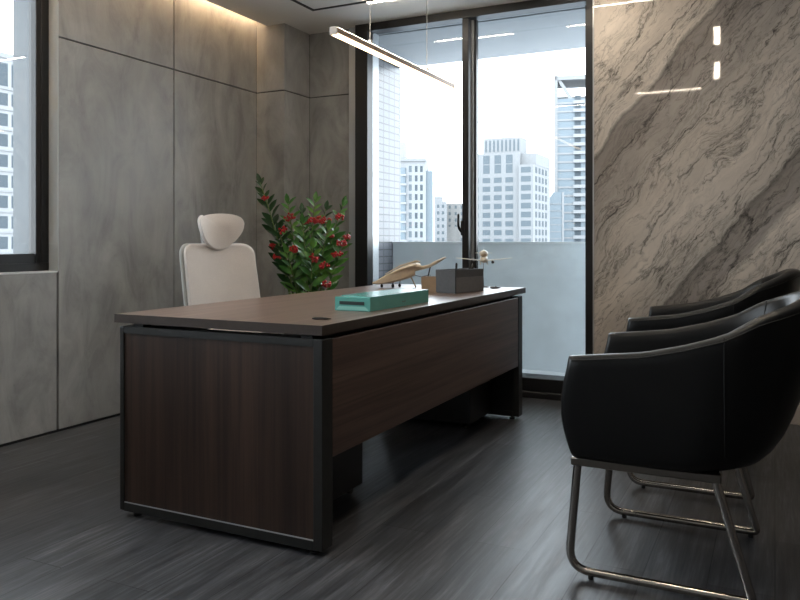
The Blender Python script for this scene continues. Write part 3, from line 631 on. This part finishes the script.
c2 = copy_tree(ch); c2.location = (-.213, 3.56, 0); c2.scale = (.92, 1.0, 1.04); c2['label'] = 'black leather tub armchair on a chrome sled base, nearer the marble wall'
# ------------------------------------------------------------------ city outside
struct('ground_outside', MB().box(-600, 600, 30, 900, -46, -45), noisy('grey street ground', (.30, .32, .34), .1, .02, .9))  # plain grey ground, slightly mottled
BW = dict(pale=noisy('pale stone cladding', (0.167, 0.170, 0.174), .03, .1, .8), white=noisy('white render', (0.192, 0.195, 0.200), .03, .1, .8), blue=mat('blue tinted curtain glass', (0.087, 0.114, 0.134), .3), win=mat('bluish window glass', (.060, .076, .088), .6), dark=mat('dark building glass', (.030, .042, .052), .7), warm=noisy('cream cladding', (0.186, 0.181, 0.174), .03, .1, .8))  # the dark entry is plain dark glass for windows and openings
CA, SA = math.cos(math.radians(26.2)), math.sin(math.radians(26.2))
def at(u, d): r = (u-400)/762*d; return (r*CA-d*SA, r*SA+d*CA)
def building(lab, u, d, rz, name='apartment_building'):
    x, y = at(u, d); return thing(name, lab, 'building', (x, y, -45), math.radians(26.2)+rz)
GZ = 45   # local z of the ground offset
def windows(parent, x0, dx, nx, zs, w_, h_, m, y=-.06, side=0, sy=0, key=None):
    me = None
    for z in zs:
        for i in range(nx):
            if me is None:
                b = MB()
                if side: b.box(-.05, .06, -w_/2, w_/2, 0, h_)
                else: b.box(-w_/2, w_/2, -.06, .05, 0, h_)
                o = b.build('window', m, parent); me = o
            else:
                o = me.copy(); C.objects.link(o); o.parent = parent
            o.location = (sy, x0+i*dx, z) if side else (x0+i*dx, y, z)
# central block, d=300: 1px = .394 m
k = .394
B = building('pale stone apartment block with a grid of windows, seen through the right pane', 470, 300, math.radians(-25)); B.scale = (1.15, 1, 1.02)
bd = MB(); bd.box(0, 17.5, 0, 24, 0, GZ+33.4); bd.box(17.5, 22.5, -1.5, 24, 0, GZ+28.5); bd.box(-3, 0, 4, 24, 0, GZ+27); bd.build('tower', BW['pale'], B)
MB().box(17.5, 22.6, 2, 24, GZ+28.5, GZ+33.0).build('upper_storey', BW['pale'], B)
rb = MB(); rb.box(4.0, 17.0, 3, 12, GZ+33.4, GZ+39.5); rr = rb.build('roof_block', BW['pale'], B)
for i in range(9): MB().box(4.6+i*1.42, 5.2+i*1.42, 2.9, 3.05, GZ+34.2, GZ+38.6).build('louvre', BW['win'], rr)
zs = [GZ+3.0+3.32*i-.9 for i in range(-1, 7)]
windows(B, 1.9, 4.0, 1, zs, 2.5, 2.0, BW['win'], 0); windows(B, 5.9, 4.0, 3, zs, 2.7, 2.0, BW['win'], 0)
windows(B, 1.9, 4.0, 4, [GZ+25.6, GZ+29.2], 2.3, 3.3, BW['win'], 0)
windows(B, 20.0, 4.0, 1, zs+[GZ+25.4], 3.4, 2.1, BW['win'], -1.5)
windows(B, 2.5, 5.0, 4, zs+[GZ+25.4], 2.6, 2.2, BW['dark'], side=1, sy=22.5)
# glass tower at the right, d=350: 1px=.459
B = building('tall blue glass tower with white balconies behind the right window frame', 554, 350, math.radians(-12))
MB().box(0, 26, 0, 20, 0, GZ+66).build('core', BW['blue'], B)
cr = MB(); cr.box(0, 1.6, -.6, 20, 0, GZ+76.5); cr.box(15.6, 17.0, -.8, 20, 0, GZ+84); cr.box(0, 26, -.6, 20, GZ+74.5, GZ+76.5); cr.box(1.6, 26, 6, 20, GZ+66, GZ+68); cr.prism([(1.6, 0, GZ+74.5), (3.2, 0, GZ+74.5), (8.5, 0, GZ+66), (6.5, 0, GZ+66)], (0, 1, 0)); cr.build('crown_frame', BW['pale'], B)
for i in range(18):
    z = GZ-2+3.85*i
    MB().box(1.6, 9.0, -.35, 0, z, z+.8).build('floor_band', BW['pale'], B)
    bl = MB().box(8.6, 15.8, -1.2, 0, z, z+1.5).build('balcony', BW['white'], B); MB().box(9.2, 12.0, -.1, 0, z+1.5, z+3.85).build('opening', BW['dark'], bl)
B = building('low blue glass block at the foot of the glass tower', 547, 330, math.radians(4), 'office_building')
MB().prism([(-.6, 0, 0), (7.2, 0, 0), (7.2, 0, GZ+22), (3.0, 0, GZ+22), (-.6, 0, GZ+17)], (0, 8, 0)).build('body', BW['blue'], B)
for i in range(8): MB().box(-.6, 7.2, -.2, 0, GZ-4+3.0*i-.3, GZ-4+3.0*i).build('floor_band', BW['pale'], B)
MB().box(6.6, 7.4, -.3, 0, 0, GZ+22).build('pier', BW['white'], B)
# left-pane block, d=260: 1px=.341
B = building('white apartment block with rounded glass bays beside the tiled wall', 391, 260, math.radians(-6)); B.scale = (1.12, 1, 1.025)
bd = MB(); bd.box(-4, 10.6, 0, 14, 0, GZ+27.0); bd.box(-4, 4, 3, 12, GZ+27, GZ+33.0); bd.build('body', BW['white'], B)
MB().box(10.6, 12.6, 2, 14, 0, GZ+23.2).build('stair_tower', BW['blue'], B)
MB().box(-2, 10.6, -.8, 3, GZ+26.2, GZ+27.2).build('roof_canopy', BW['pale'], B)
bay = MB(); bay.loft([[(2.6+2.0*math.cos(a_), -.2-1.2*abs(math.sin(a_)), z) for a_ in [PI+PI*j/8 for j in range(9)]]+[(4.6, .2, z), (.6, .2, z)] for z in (0, GZ+24)]); bay.build('glass_bay', BW['blue'], B)
for i in range(9): MB().box(.4, 4.8, -1.5, 0, GZ-3.6+3.1*i, GZ-3.6+3.1*i+.7).build('floor_band', BW['white'], B)
zs = [GZ-2.2+3.1*i for i in range(9)]
windows(B, 5.9, 0, 1, zs, .9, 2.1, BW['win'], 0); windows(B, 7.7, 1.6, 2, zs, .8, 2.0, BW['dark'], 0)
windows(B, -1.2, 0, 1, zs, 1.4, 2.0, BW['win'], 0)
# distant pair, d=380: 1px=.499
B = building('distant cream apartment block with a stepped top, left of the door mullion', 431, 380, math.radians(3))
bd = MB(); bd.box(0, 8, 0, 12, 0, GZ+20.5); bd.box(2, 6.2, 1, 8, GZ+20.5, GZ+23); bd.build('body', BW['white'], B)
zs = [GZ-2.5+3.3*i for i in range(7)]
windows(B, 1.2, 2.4, 3, zs, 1.2, 1.6, BW['win'], 0)
B = building('distant cream block partly hidden behind the dark door mullion', 447, 390, math.radians(3))
bd = MB(); bd.box(0, 12, 0, 12, 0, GZ+20.0); bd.box(-1, 5, -1.5, 0, 0, GZ+8); bd.build('body', BW['warm'], B)
windows(B, 1.4, 3.1, 4, zs, 1.1, 1.6, BW['win'], 0)
# facade seen through the left window (parallel to the left wall), d~129
fb = thing('apartment_building', 'white apartment facade with square windows, seen through the left window', 'building', (-118, 87, -45))
MB().box(-14, 0, -30, 5.2, 0, GZ+32.2).build('body', BW['white'], fb)
MB().box(-14, .3, -30, 5.6, GZ+32.2, GZ+33.0).build('parapet', BW['pale'], fb)
for j in range(10):
    for i in range(6):
        o = MB().box(-.1, .05, -.8, .8, 0, 2.1 if j < 9 else 3.9).build('window', BW['dark'], fb); o.location = (0, 2.05-2.35*i, GZ+24.1-1.02+1.0-3.5*(8-j) if j < 9 else GZ+27.4)
    o = MB().box(0, .25, -30, 5.2, GZ+23.3-3.5*(8-j), GZ+23.5-3.5*(8-j)).build('ledge', BW['pale'], fb)
